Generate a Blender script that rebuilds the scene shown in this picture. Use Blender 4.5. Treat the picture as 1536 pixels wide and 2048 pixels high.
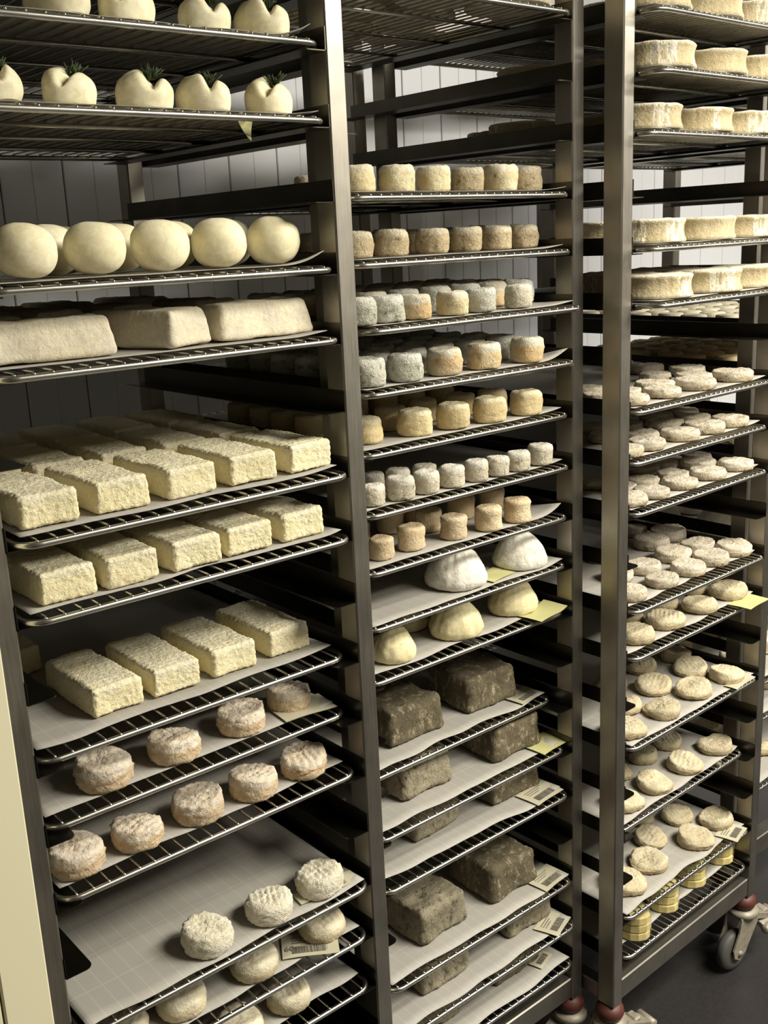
import bpy, math, random
from mathutils import Vector, Matrix, noise
import numpy as np
random.seed(7)
C = bpy.context.scene.collection
for o in list(bpy.data.objects): bpy.data.objects.remove(o)

# ------------------------------------------------------------------ camera, light, exposure
Z0 = 1.77                       # height of the top slide level above the floor
P = 0.08                        # pitch of the slides
scene = bpy.context.scene
F = 2116.5; PT = -0.2526; YAW = 0.6894; ROLL = -0.0462
fwd = Vector((math.sin(YAW)*math.cos(PT), math.cos(YAW)*math.cos(PT), math.sin(PT)))
rgt = Vector((math.cos(YAW), -math.sin(YAW), 0)); up = rgt.cross(fwd)
r2 = rgt*math.cos(ROLL) + up*math.sin(ROLL); u2 = up*math.cos(ROLL) - rgt*math.sin(ROLL)
cam = bpy.data.cameras.new('camera'); camo = bpy.data.objects.new('camera', cam); C.objects.link(camo)
cam.sensor_fit = 'HORIZONTAL'; cam.sensor_width = 36; cam.lens = 36*F/1536; cam.clip_start = .02
M = Matrix((r2, u2, -fwd)).transposed().to_4x4(); M.translation = Vector((-0.4415, -0.9907, -0.2882+Z0))
camo.matrix_world = M; scene.camera = camo

w = bpy.data.worlds.new('world'); scene.world = w; w.use_nodes = True
w.node_tree.nodes['Background'].inputs[0].default_value = (.8, .85, 1, 1)
w.node_tree.nodes['Background'].inputs[1].default_value = 0.008
scene.view_settings.view_transform = 'Standard'; scene.view_settings.look = 'None'
scene.view_settings.exposure = 0.18; scene.view_settings.gamma = 1; scene.view_settings.use_curve_mapping = False

CEIL = 2.50
def area(name, loc, sx, sy, power, col, rot=(0,0,0)):
    l = bpy.data.lights.new(name, 'AREA'); l.shape = 'RECTANGLE'; l.size = sx; l.size_y = sy; l.energy = power; l.color = col
    o = bpy.data.objects.new(name, l); C.objects.link(o); o.location = loc; o.rotation_euler = rot
    return o
WARM = (1, .955, .83); COOL = (1, .97, .93)
TUBES = [((1.50, -1.42, CEIL-.08), 1.4, 138, WARM, .80),      # over the aisle
         ((3.05, -1.10, CEIL-.08), .9, 40, COOL, .16)]        # over the aisle further right
for i, (l, s, pw, c, wd) in enumerate(TUBES):
    area('lamp_light', l, s, wd, pw, c)
# ------------------------------------------------------------------ helpers
class MB:
    def __init__(s): s.v = []; s.f = []; s.sm = []
    def add(s, vs, fs, smooth=False):
        n = len(s.v); s.v += [tuple(v) for v in vs]; s.f += [tuple(i+n for i in f) for f in fs]; s.sm += [smooth]*len(fs)
    def box(s, x0, y0, z0, x1, y1, z1, b=0):
        if b <= 0:
            vs = [(x, y, z) for z in (z0, z1) for y in (y0, y1) for x in (x0, x1)]
            s.add(vs, [(0,2,3,1), (4,5,7,6), (0,1,5,4), (2,6,7,3), (0,4,6,2), (1,3,7,5)]); return
        vs = []; fs = []                      # chamfered box: 24 corners
        ids = {}
        for ix in (0,1):
            for iy in (0,1):
                for iz in (0,1):
                    X = (x0, x1)[ix]; Y = (y0, y1)[iy]; Z = (z0, z1)[iz]
                    sx = b*(1-2*ix); sy = b*(1-2*iy); sz = b*(1-2*iz)
                    for a, p in (('x', (X, Y+sy, Z+sz)), ('y', (X+sx, Y, Z+sz)), ('z', (X+sx, Y+sy, Z))):
                        ids[ix,iy,iz,a] = len(vs); vs.append(p)
        g = lambda *k: ids[k]
        for i in (0,1):
            fs.append((g(i,0,0,'x'), g(i,1,0,'x'), g(i,1,1,'x'), g(i,0,1,'x')))
            fs.append((g(0,i,0,'y'), g(1,i,0,'y'), g(1,i,1,'y'), g(0,i,1,'y')))
            fs.append((g(0,0,i,'z'), g(1,0,i,'z'), g(1,1,i,'z'), g(0,1,i,'z')))
            for j in (0,1):
                fs.append((g(i,j,0,'x'), g(i,j,1,'x'), g(i,j,1,'y'), g(i,j,0,'y')))
                fs.append((g(i,0,j,'x'), g(i,1,j,'x'), g(i,1,j,'z'), g(i,0,j,'z')))
                fs.append((g(0,i,j,'y'), g(1,i,j,'y'), g(1,i,j,'z'), g(0,i,j,'z')))
                for k in (0,1): fs.append((g(i,j,k,'x'), g(i,j,k,'y'), g(i,j,k,'z')))
        s.add(vs, fs)
    def tube(s, pts, r, n=6, cap=True):
        pts = [Vector(p) for p in pts]; rings = []; ref = None
        for i, p in enumerate(pts):
            t = (pts[min(i+1, len(pts)-1)] - pts[max(i-1, 0)]).normalized()
            if ref is None: ref = Vector((0,0,1)) if abs(t.z) < .9 else Vector((1,0,0))
            a = t.cross(ref).normalized(); b = a.cross(t).normalized(); ref = b
            rings.append([p + a*math.cos(2*math.pi*k/n)*r + b*math.sin(2*math.pi*k/n)*r for k in range(n)])
        vs = [v for q in rings for v in q]; fs = []
        for i in range(len(rings)-1):
            for k in range(n): fs.append((i*n+k, i*n+(k+1)%n, (i+1)*n+(k+1)%n, (i+1)*n+k))
        if cap: fs += [tuple(range(n-1, -1, -1)), tuple((len(rings)-1)*n+k for k in range(n))]
        s.add(vs, fs, True)
    def lathe(s, prof, n=24, c=(0,0,0), axis='z'):
        vs = []; fs = []
        for (r, z) in prof:
            for k in range(n):
                a = 2*math.pi*k/n; p = (r*math.cos(a), r*math.sin(a), z)
                if axis == 'x': p = (p[2], p[0], p[1])
                if axis == 'y': p = (p[0], p[2], p[1])
                vs.append((p[0]+c[0], p[1]+c[1], p[2]+c[2]))
        for i in range(len(prof)-1):
            for k in range(n): fs.append((i*n+k, i*n+(k+1)%n, (i+1)*n+(k+1)%n, (i+1)*n+k))
        fs += [tuple(range(n-1, -1, -1)), tuple((len(prof)-1)*n+k for k in range(n))]
        s.add(vs, fs, True)
    def prism(s, outline, z0, z1):                      # outline in xy
        n = len(outline)
        s.add([(x, y, z0) for x, y in outline] + [(x, y, z1) for x, y in outline],
              [tuple(range(n-1, -1, -1)), tuple(range(n, 2*n))] + [(i, (i+1)%n, n+(i+1)%n, n+i) for i in range(n)])
    def mesh(s, name, mat, recalc=True):
        m = bpy.data.meshes.new(name); m.from_pydata(s.v, [], s.f)
        m.polygons.foreach_set('use_smooth', s.sm)
        if mat: m.materials.append(mat)
        if recalc:
            import bmesh
            b = bmesh.new(); b.from_mesh(m); bmesh.ops.recalc_face_normals(b, faces=b.faces); b.to_mesh(m); b.free()
        m.update(); return m
def obj(name, mesh, parent=None, loc=(0,0,0), rz=0):
    o = bpy.data.objects.new(name, mesh); C.objects.link(o); o.location = loc; o.rotation_euler = (0, 0, rz)
    if parent: o.parent = parent
    return o
def tag(o, label=None, cat=None, group=None, kind=None):
    if label: o['label'] = label
    if cat: o['category'] = cat
    if group: o['group'] = group
    if kind: o['kind'] = kind
    return o

# ------------------------------------------------------------------ materials
def mat(name):
    m = bpy.data.materials.new(name); m.use_nodes = True; nt = m.node_tree; return m, nt, nt.nodes['Principled BSDF']
def nd(nt, t, **k):
    n = nt.nodes.new(t)
    for a, b in k.items():
        if a in n.inputs: n.inputs[a].default_value = b
        else: setattr(n, a, b)
    return n
def ramp(nt, src, a, b, ca=(0,0,0,1), cb=(1,1,1,1)):
    r = nt.nodes.new('ShaderNodeValToRGB'); r.color_ramp.elements[0].position = a; r.color_ramp.elements[1].position = b
    r.color_ramp.elements[0].color = ca; r.color_ramp.elements[1].color = cb; nt.links.new(src, r.inputs[0]); return r.outputs[0]
def mix(nt, fac, a, b):
    m = nt.nodes.new('ShaderNodeMix'); m.data_type = 'RGBA'
    for s, i in ((fac, 0), (a, 6), (b, 7)):
        if hasattr(s, 'links'): nt.links.new(s, m.inputs[i])
        else: m.inputs[i].default_value = s if i == 0 else (*s, 1)
    return m.outputs[2]
def srgb(*c): return tuple(((v/255+.055)/1.055)**2.4 if v > 10 else v/255/12.92 for v in c)
def objco(nt, scale=(1,1,1)):
    tc = nt.nodes.new('ShaderNodeTexCoord'); oi = nt.nodes.new('ShaderNodeObjectInfo')
    mul = nd(nt, 'ShaderNodeVectorMath', operation='SCALE'); mul.inputs[0].default_value = (7.3, 3.1, 5.7)
    nt.links.new(oi.outputs['Random'], mul.inputs['Scale'])
    ad = nd(nt, 'ShaderNodeVectorMath', operation='ADD'); nt.links.new(tc.outputs['Object'], ad.inputs[0]); nt.links.new(mul.outputs[0], ad.inputs[1])
    mp = nt.nodes.new('ShaderNodeMapping'); mp.inputs['Scale'].default_value = scale; nt.links.new(ad.outputs[0], mp.inputs[0])
    return mp.outputs[0], oi
def simple(name, col, rough=.5, metal=0, bump=None, coat=0):
    m, nt, b = mat(name); b.inputs['Base Color'].default_value = (*col, 1); b.inputs['Roughness'].default_value = rough; b.inputs['Metallic'].default_value = metal
    if coat: b.inputs['Coat Weight'].default_value = coat
    if bump:
        co, _ = objco(nt); n = nd(nt, 'ShaderNodeTexNoise', Scale=bump[0], Detail=4); nt.links.new(co, n.inputs['Vector'])
        bp = nd(nt, 'ShaderNodeBump', Strength=bump[1], Distance=.001); nt.links.new(n.outputs[0], bp.inputs['Height']); nt.links.new(bp.outputs[0], b.inputs['Normal'])
        nt.links.new(mix(nt, ramp(nt, n.outputs[0], .3, .75), tuple(c*.75 for c in col), tuple(min(1, c*1.1) for c in col)), b.inputs['Base Color'])
    return m
def steel(name, col, r0, r1, scale=(4, 4, 60)):
    m, nt, b = mat(name); b.inputs['Metallic'].default_value = 1
    co, _ = objco(nt, scale); n = nd(nt, 'ShaderNodeTexNoise', Scale=6, Detail=5); nt.links.new(co, n.inputs['Vector'])
    co2, _ = objco(nt, (1,1,1)); n2 = nd(nt, 'ShaderNodeTexNoise', Scale=14, Detail=3); nt.links.new(co2, n2.inputs['Vector'])
    nt.links.new(mix(nt, ramp(nt, n2.outputs[0], .35, .7), tuple(c*.72 for c in col), col), b.inputs['Base Color'])
    mr = nd(nt, 'ShaderNodeMapRange'); mr.inputs['To Min'].default_value = r0; mr.inputs['To Max'].default_value = r1
    nt.links.new(n.outputs[0], mr.inputs[0]); nt.links.new(mr.outputs[0], b.inputs['Roughness'])
    bp = nd(nt, 'ShaderNodeBump', Strength=.12, Distance=.0006); nt.links.new(n.outputs[0], bp.inputs['Height']); nt.links.new(bp.outputs[0], b.inputs['Normal'])
    return m
STEEL = steel('brushed_steel', srgb(165, 159, 148), .36, .52, (60, 60, 3))
SLIDE = steel('slide_steel', srgb(84, 80, 70), .28, .42, (40, 3, 40))
WIRE = steel('wire_steel', srgb(205, 202, 192), .22, .34)

def cheese(name, base, second, spot=None, spotamt=.5, rough=.75, big=35, wr=220, wb=.5, grain=900, mottled=.5, sss=0, top=None, tz=.02, stretch=(1,1,1)):
    m, nt, b = mat(name); co, oi = objco(nt, stretch)
    n1 = nd(nt, 'ShaderNodeTexNoise', Scale=big, Detail=5, Roughness=.6); nt.links.new(co, n1.inputs['Vector'])
    n2 = nd(nt, 'ShaderNodeTexNoise', Scale=wr, Detail=4, Roughness=.6, Distortion=.8); nt.links.new(co, n2.inputs['Vector'])
    n3 = nd(nt, 'ShaderNodeTexNoise', Scale=grain, Detail=2); nt.links.new(co, n3.inputs['Vector'])
    c = mix(nt, ramp(nt, n1.outputs[0], .5-.25*mottled, .5+.3*mottled), base, second)
    lo = ramp(nt, n2.outputs[0], .34, .62)
    dk = nd(nt, 'ShaderNodeMix'); dk.data_type = 'RGBA'; dk.blend_type = 'MULTIPLY'
    nt.links.new(c, dk.inputs[6]); dk.inputs[0].default_value = .55
    nt.links.new(mix(nt, lo, (.78, .72, .62), (1, 1, 1)), dk.inputs[7]); c = dk.outputs[2]
    if spot:
        n4 = nd(nt, 'ShaderNodeTexNoise', Scale=big*2.6, Detail=6, Roughness=.7); nt.links.new(co, n4.inputs['Vector'])
        c = mix(nt, ramp(nt, n4.outputs[0], .66-.14*spotamt, .74-.10*spotamt), c, spot)
    if top:                       # pale bloom on the upper face
        tc = nt.nodes.new('ShaderNodeTexCoord'); sp = nt.nodes.new('ShaderNodeSeparateXYZ'); nt.links.new(tc.outputs['Object'], sp.inputs[0])
        ad = nd(nt, 'ShaderNodeMath', operation='MULTIPLY_ADD'); nt.links.new(n1.outputs[0], ad.inputs[0]); ad.inputs[1].default_value = .012; nt.links.new(sp.outputs[2], ad.inputs[2])
        mr0 = nd(nt, 'ShaderNodeMapRange'); nt.links.new(ad.outputs[0], mr0.inputs[0]); mr0.inputs[1].default_value = tz+.005; mr0.inputs[2].default_value = tz+.009
        tm = nd(nt, 'ShaderNodeMath', operation='MULTIPLY'); nt.links.new(mr0.outputs[0], tm.inputs[0])
        nt.links.new(ramp(nt, n1.outputs[0], .36, .56, (.35,.35,.35,1), (.95,.95,.95,1)), tm.inputs[1])
        c = mix(nt, tm.outputs[0], c, top)
    hsv = nd(nt, 'ShaderNodeHueSaturation'); nt.links.new(c, hsv.inputs['Color'])
    mr = nd(nt, 'ShaderNodeMapRange'); mr.inputs['To Min'].default_value = .9; mr.inputs['To Max'].default_value = 1.08
    nt.links.new(oi.outputs['Random'], mr.inputs[0]); nt.links.new(mr.outputs[0], hsv.inputs['Value'])
    nt.links.new(hsv.outputs[0], b.inputs['Base Color']); b.inputs['Roughness'].default_value = rough
    b.inputs['Specular IOR Level'].default_value = .25
    if sss: b.inputs['Subsurface Weight'].default_value = sss; b.inputs['Subsurface Scale'].default_value = .006
    b1 = nd(nt, 'ShaderNodeBump', Strength=min(1, wb), Distance=.0032); nt.links.new(n2.outputs[0], b1.inputs['Height'])
    b2 = nd(nt, 'ShaderNodeBump', Strength=.35*wb, Distance=.0006); nt.links.new(n3.outputs[0], b2.inputs['Height']); nt.links.new(b1.outputs[0], b2.inputs['Normal'])
    nt.links.new(b2.outputs[0], b.inputs['Normal'])
    return m
MT = dict(
 fresh = cheese('fresh_curd', srgb(240,231,194), srgb(246,239,210), rough=.5, wr=120, wb=.10, big=20, sss=.15),
 loaf  = cheese('loaf_rind', srgb(226,216,190), srgb(216,208,188), srgb(190,174,132), .25, wr=200, wb=.4),
 brick = cheese('brick_rind', srgb(236,224,180), srgb(242,232,196), srgb(206,192,150), .3, wr=240, wb=.75, top=srgb(228,219,190), tz=.024),
 rind  = cheese('bloomy_brown', srgb(216,198,168), srgb(194,164,130), srgb(148,124,96), .4, wr=170, wb=.9, mottled=.9, big=60, top=srgb(220,208,190), tz=.017),
 white = cheese('bloomy_white', srgb(238,232,214), srgb(228,220,194), wr=300, wb=.9),
 cream = cheese('bloomy_cream', srgb(218,206,174), srgb(206,190,158), srgb(184,166,130), .3, wr=240, wb=.6, top=srgb(224,214,188), tz=.014),
 creamd= cheese('bloomy_tan', srgb(196,180,146), srgb(178,160,126), srgb(150,130,98), .4, wr=260, wb=.9, top=srgb(206,194,164), tz=.010),
 pale  = cheese('drum_pale', srgb(222,212,178), srgb(208,188,142), srgb(150,130,92), .6, wr=240, wb=.6, top=srgb(220,212,190), tz=.024),
 tan   = cheese('drum_tan', srgb(200,186,156), srgb(176,156,120), srgb(126,108,80), .8, wr=280, wb=1, mottled=.8, top=srgb(206,196,172), tz=.024),
 grey  = cheese('drum_grey', srgb(204,202,188), srgb(184,182,164), srgb(116,120,106), .75, wr=270, wb=1, top=srgb(214,212,200), tz=.024),
 orange= cheese('drum_orange', srgb(210,178,130), srgb(200,190,164), srgb(160,148,116), .6, wr=270, wb=.8, mottled=.6, top=srgb(212,206,188), tz=.022),
 gold  = cheese('drum_gold', srgb(216,198,156), srgb(206,186,140), wr=300, wb=.6, top=srgb(212,202,172), tz=.027),
 ash   = cheese('ash_drum', srgb(216,208,188), srgb(200,190,166), srgb(108,106,84), .7, wr=280, wb=.9, top=srgb(222,216,202), tz=.022),
 pink  = cheese('small_drum', srgb(222,204,172), srgb(212,188,152), srgb(188,160,124), .3, wr=280, wb=.8),
 domew = cheese('dome_white', srgb(230,227,216), srgb(222,217,202), wr=150, wb=.5),
 domey = cheese('dome_yellow', srgb(226,216,176), srgb(216,204,160), srgb(176,156,108), .25, wr=150, wb=.25),
 tomme = cheese('grey_rind', srgb(124,114,92), srgb(90,82,64), srgb(176,164,136), .9, wr=360, wb=1, big=38, mottled=.9, stretch=(1,1,.6)),
 tommel= cheese('grey_rind_pale', srgb(172,163,140), srgb(126,118,97), srgb(82,76,62), .9, wr=360, wb=1, big=38, mottled=.9, stretch=(1,1,.6)),
 flat  = cheese('flat_round', srgb(198,182,152), srgb(174,156,126), srgb(98,86,66), .85, wr=300, wb=1, top=srgb(210,200,182), tz=.006),
 wheel = cheese('wheel_side', srgb(202,188,154), srgb(184,168,132), wr=200, wb=.7),
 wheelw= cheese('wheel_fold', srgb(232,226,210), srgb(218,208,184), wr=260, wb=.8),
 disc  = cheese('thin_disc', srgb(206,188,148), srgb(190,168,126), wr=200, wb=.3),
 discg = cheese('thin_disc_grey', srgb(196,188,168), srgb(176,168,146), wr=200, wb=.3),
 slice = cheese('cut_paste', srgb(218,202,140), srgb(206,190,132), rough=.35, wr=160, wb=.2),
)
def liner_mat():
    m, nt, b = mat('liner_paper'); tc = nt.nodes.new('ShaderNodeTexCoord')
    def lines(axis, sc, wd):
        sx = nt.nodes.new('ShaderNodeSeparateXYZ'); nt.links.new(tc.outputs['Object'], sx.inputs[0])
        a = nd(nt, 'ShaderNodeMath', operation='MULTIPLY'); nt.links.new(sx.outputs[axis], a.inputs[0]); a.inputs[1].default_value = sc
        fr = nd(nt, 'ShaderNodeMath', operation='FRACT'); nt.links.new(a.outputs[0], fr.inputs[0])
        lt = nd(nt, 'ShaderNodeMath', operation='LESS_THAN'); nt.links.new(fr.outputs[0], lt.inputs[0]); lt.inputs[1].default_value = wd
        return lt.outputs[0]
    n = nd(nt, 'ShaderNodeTexNoise', Scale=10, Detail=3); nt.links.new(tc.outputs['Object'], n.inputs['Vector'])
    c = mix(nt, n.outputs[0], srgb(153,149,140), srgb(165,160,152))
    for ax, sc, wd in ((0, 52, .06), (1, 17, .03)):
        f = nd(nt, 'ShaderNodeMath', operation='MULTIPLY'); nt.links.new(lines(ax, sc, wd), f.inputs[0]); f.inputs[1].default_value = .45
        c = mix(nt, f.outputs[0], c, srgb(184,180,171))
    nt.links.new(c, b.inputs['Base Color']); b.inputs['Roughness'].default_value = .6
    wv = nd(nt, 'ShaderNodeTexChecker', Scale=700); nt.links.new(tc.outputs['Object'], wv.inputs['Vector'])
    bp = nd(nt, 'ShaderNodeBump', Strength=.15, Distance=.0003); nt.links.new(wv.outputs['Fac'], bp.inputs['Height']); nt.links.new(bp.outputs[0], b.inputs['Normal'])
    return m
LINER = liner_mat()
TAGW = simple('tag_paper', srgb(186,180,156), .4); TAGY = simple('tag_yellow', srgb(192,188,134), .45)
INK = simple('ink', srgb(116,110,98), .7)
DILL = simple('dill_green', srgb(52,66,30), .7)
RUBBER = simple('bumper_rubber', srgb(86,42,33), .55, bump=(60, .4))
FORK = simple('castor_body', srgb(150,142,126), .5, .2, bump=(90, .3)); TYRE = simple('castor_tyre', srgb(78,76,72), .6)
WALLM = simple('wall_board', srgb(226,226,228), .3); GROOVE = simple('wall_joint', srgb(120,120,124), .6)
CREAM = simple('cream_paint', srgb(226,218,186), .45)
CEILM = simple('ceiling_white', srgb(190,190,186), .6)
FLOORM = simple('floor_resin', srgb(42,39,38), .42, bump=(160, .25))
ROOMM = simple('room_panel', srgb(108,106,100), .5)
HOUSE = simple('lamp_housing', srgb(220,220,218), .5)

# ------------------------------------------------------------------ the room
X0, X1, Y0, Y1 = -1.5, 4.2, -2.9, .9
def struct(name, mb, m): return tag(obj(name, mb.mesh(name, m)), kind='structure')
b = MB(); b.box(X0-.1, Y0-.1, -.1, X1+.1, Y1+.1, 0); struct('floor', b, FLOORM)
b = MB(); b.box(X0-.1, Y0-.1, CEIL, X1+.1, Y1+.1, CEIL+.1); struct('ceiling', b, CEILM)
b = MB(); b.box(X0-.1, Y1, 0, X1+.1, Y1+.1, CEIL); wb = struct('wall_back', b, GROOVE)
pw = .1165; bp = MB(); bp.box(.0012, -.007, .01, pw/2-.0003, 0, CEIL-.01, .0014); bp.box(pw/2+.0003, -.007, .01, pw-.0012, 0, CEIL-.01, .0014); bp.box(.002, -.0055, .01, pw-.002, 0, CEIL-.01); pm = bp.mesh('panel', WALLM)
n0 = math.floor((X0-1.22)/pw)+1
for i in range(n0, int((X1-1.22)/pw)): obj('panel', pm, wb, (1.22+i*pw, Y1, 0))
b = MB(); b.box(X0-.1, Y0-.1, 0, X1+.1, Y0, CEIL); struct('wall_front', b, ROOMM)
b = MB(); b.box(X1, Y0, 0, X1+.1, Y1, CEIL); struct('wall_right', b, ROOMM)
b = MB(); b.box(X0-.1, Y0, 0, X0, Y1, CEIL); struct('wall_side', b, ROOMM)
b = MB(); b.box(-.1745, -.03, 0, -.1268, .09, CEIL-.001, .0015); b.box(-.62, -.028, 0, -.1765, .09, CEIL-.001, .0015); struct('wall_left', b, CREAM)
for i, (l, s, pw_, c, wd) in enumerate(TUBES):
    t = obj('ceiling_lamp', None, None, (l[0], l[1], CEIL-.001))
    b = MB(); b.box(-s/2-.02, -wd/2-.02, -.06, s/2+.02, wd/2+.02, 0, .004); obj('lamp_housing', b.mesh('lamp_housing', HOUSE), t)
    tag(t, ['wide ceiling lamp above the aisle in front of the racks', 'narrow ceiling lamp further right above the aisle'][i], 'lamp')

# ------------------------------------------------------------------ racks
OPEN = .4214; PW = .026; PD = .034; DEP = .525
RK = dict(A=(-.0982, 0, 0, 1.0), B=(.3751, .0504, 0, .9979), C=(.8556, -.012, .03, 1.0035), D=(1.345, .065, 0, 1.0))
RL = dict(A='left rack', B='middle rack', C='right rack', D='far right rack')
RLAB = dict(A='tall steel tray rack at the left, holding bricks and balls of cheese',
            B='tall steel tray rack in the middle, holding drums, domes and grey blocks',
            C='tall steel tray rack on the right with castors and flat cheeses',
            D='steel tray rack mostly hidden beyond the rack on the right')
def lev(r, k): return Z0 - k*P*RK[r][3]
zt = Z0+.105; zb = Z0-1.605
def post_mesh():
    b = MB(); b.box(0, 0, zb, PW, PD, zt, .002); return b.mesh('post', STEEL)
def slide_mesh(side):
    L = .50; t = .0012; W = .032; r = .009
    o = [(0, 0)] + [(W-r+r*math.sin(a), r-r*math.cos(a)) for a in [i*math.pi/10 for i in range(6)]] + [(W, L), (0, L)]
    if side < 0: o = [(-x, y) for x, y in o][::-1]
    b = MB(); b.prism(o, -.0052-t, -.0052)
    x = (0, t) if side > 0 else (-t, 0)
    b.box(x[0], .0, -.0064, x[1], L, .019)
    return b.mesh('slide', SLIDE)
PM = post_mesh(); SM = {1: slide_mesh(1), -1: slide_mesh(-1)}
def rail_mesh(kind):
    b = MB()
    if kind == 'x': b.box(0, 0, 0, OPEN, .03, .04, .002)
    else: b.box(0, PD, 0, PW, DEP-PD, .03, .002)
    return b.mesh('rail', STEEL)
RX = rail_mesh('x'); RY = rail_mesh('y')
def castor_meshes():
    bump = MB(); bump.lathe([(.004, .012), (.016, .011), (.024, .003), (.0255, -.006), (.022, -.015), (.012, -.020), (.004, -.021)], 24)
    fork = MB(); fork.lathe([(.018, -.018), (.030, -.022), (.031, -.03), (.026, -.034)], 24)
    for s in (-1, 1):                                            # two cheeks
        out = [(-.028, -.03), (.026, -.03), (.024, -.052), (-.012, -.108), (-.03, -.122), (-.046, -.112), (-.05, -.094), (-.034, -.06)]
        y0, y1 = (.016, .0195) if s > 0 else (-.0195, -.016)
        n = len(out)
        fork.add([(x, y0, z) for x, z in out]+[(x, y1, z) for x, z in out],
                 [tuple(range(n-1, -1, -1)), tuple(range(n, 2*n))]+[(i, (i+1)%n, n+(i+1)%n, n+i) for i in range(n)])
    fork.box(-.026, -.0195, -.036, .024, .0195, -.03, .001)
    fork.lathe([(.006, -.023), (.006, .023)], 12, (-.030, 0, -.106), 'y')
    wheel = MB(); wheel.lathe([(.008, -.012), (.030, -.012), (.040, -.009), (.0425, -.004), (.0425, .004), (.040, .009), (.030, .012), (.008, .012)], 28, (-.030, 0, -.1065), 'y')
    ped = MB()
    out = [(.02, -.034), (.085, -.064), (.094, -.070), (.094, -.076), (.083, -.076), (.018, -.046)]
    for (y0, y1) in ((-.020, .020),):
        n = len(out)
        ped.add([(x, y0*(1 if x < .08 else .7), z) for x, z in out]+[(x, y1*(1 if x < .08 else .7), z) for x, z in out],
                [tuple(range(n-1, -1, -1)), tuple(range(n, 2*n))]+[(i, (i+1)%n, n+(i+1)%n, n+i) for i in range(n)])
    ped.box(.052, -.012, -.058, .070, .012, -.046, .003)
    ped.lathe([(.005, -.02), (.009, -.018), (.009, .018), (.005, .02)], 14, (.096, 0, -.074), 'y')
    return bump.mesh('bumper', RUBBER), fork.mesh('fork', FORK), wheel.mesh('wheel', TYRE), ped.mesh('brake_pedal', FORK)
CB, CF, CW, CP = castor_meshes()
roots = {}
for k, (xl, y, rz, sc) in RK.items():
    R = tag(obj('tray_rack', None, None, (xl, y, 0), rz), RLAB[k], 'rack', 'steel tray racks side by side'); roots[k] = R
    for x in (-PW, OPEN):
        for yy in (0, DEP-PD): obj('post', PM, R, (x, yy, 0))
    for i in range(20):
        z = Z0 - i*P*sc
        obj('slide', SM[1], R, (0, .0, z)); obj('slide', SM[-1], R, (OPEN, .0, z))
    for z in (zb+.005, zt-.045):
        for yy in (.002, DEP-.032): obj('rail', RX, R, (0, yy, z))
        for x in (-PW, OPEN): obj('rail', RY, R, (x, 0, z))
    for x in (-PW/2, OPEN+PW/2):
        for yy in (PD/2, DEP-PD/2):
            c = obj('castor', CF, R, (x, yy, zb-.012), -.12 if k == 'C' and yy < .1 else 3.05 if k == 'B' and x > 0 and yy < .1 else (-1.5 if yy < .1 else 1.5))
            obj('bumper', CB, c); obj('wheel', CW, c); obj('brake_pedal', CP, c)

# ------------------------------------------------------------------ trays
TW = .404; TL = .485
def tray_meshes(sp):
    r = .0036; R = .022; hx = TW/2
    pts = []
    for cx, cy, a0 in ((hx-R, R, -90), (hx-R, TL-R, 0), (-hx+R, TL-R, 90), (-hx+R, R, 180)):
        for i in range(7):
            a = math.radians(a0+15*i); pts.append((cx+R*math.cos(a), cy+R*math.sin(a), 0))
    rim = MB(); rim.tube(pts+[pts[0], pts[1]], r, 8, False)
    wr = MB(); n = int((TW-.024)/sp); off = (TW-n*sp)/2
    for i in range(n+1):
        x = -hx+off+i*sp
        yy = -.0015 if abs(x) < hx-R else (R-math.sqrt(max(0, R*R-(abs(x)-hx+R)**2)))
        wr.tube([(x, yy-.0008, .0028), (x, yy+.003, .0042), (x, TL-yy-.003, .0042), (x, TL-yy+.0008, .0028)], .00145, 5)
    cr = MB()
    for y in (.12, .245, .37): cr.tube([(-hx, y, 0), (hx, y, 0)], .0028, 6)
    return rim.mesh('rim', WIRE), wr.mesh('wire_grid', WIRE), cr.mesh('cross_rod', WIRE)
TM = {'A': tray_meshes(.0185), 'B': tray_meshes(.0165), 'C': tray_meshes(.0145)}; TM['D'] = TM['C']
# front edge of each tray, relative to its rack front
TR = dict(A={0:-.004,1:-.004,2:-.008,4:-.008,5:-.012,7:-.015,8:-.012,10:.014,11:.020,12:.005,14:-.010,15:-.002,16:.0},
          B={0:-.01,3:-.006,4:-.01,5:-.03,6:-.018,7:-.004,8:-.006,9:-.002,10:.002,11:.008,13:.036,14:.006,15:-.002,17:-.009,18:-.018,19:-.012},
          C={0:-.03,1:-.04,2:-.02,4:-.03,5:-.045,7:-.006,8:-.002,9:-.006,11:-.008,12:-.008,14:-.004,16:.018,18:-.002,19:.0},
          D={k:0 for k in (0,1,2,6,7,9,10,12,13,15,16,18)})
ordw = ['first','second','third','fourth','fifth','sixth','seventh','eighth','ninth','tenth','eleventh','twelfth','thirteenth','fourteenth','fifteenth','sixteenth']
def place(r, x, y):      # rack-local to world
    xl, yy, rz, _ = RK[r]; return (xl+x*math.cos(rz)-y*math.sin(rz), yy+x*math.sin(rz)+y*math.cos(rz))
tray_no = {}
for r in TR:
    for i, k in enumerate(sorted(TR[r])):
        tray_no[r, k] = '%s tray down, %s' % (ordw[i-(r == 'A')], RL[r]) if (r, k) != ('A', 0) else 'seen only from below at the very top, left rack'
        wx, wy = place(r, OPEN/2, TR[r][k])
        t = obj('wire_tray', None, None, (wx, wy, lev(r, k)), RK[r][2])
        tag(t, 'steel wire tray, %s' % tray_no[r, k] , 'tray', 'wire trays of the '+RL[r])
        a, b_, c_ = TM[r]
        obj('rim', a, t); tag(obj('wire_grid', b_, t), kind='stuff'); obj('cross_rod', c_, t)

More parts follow.
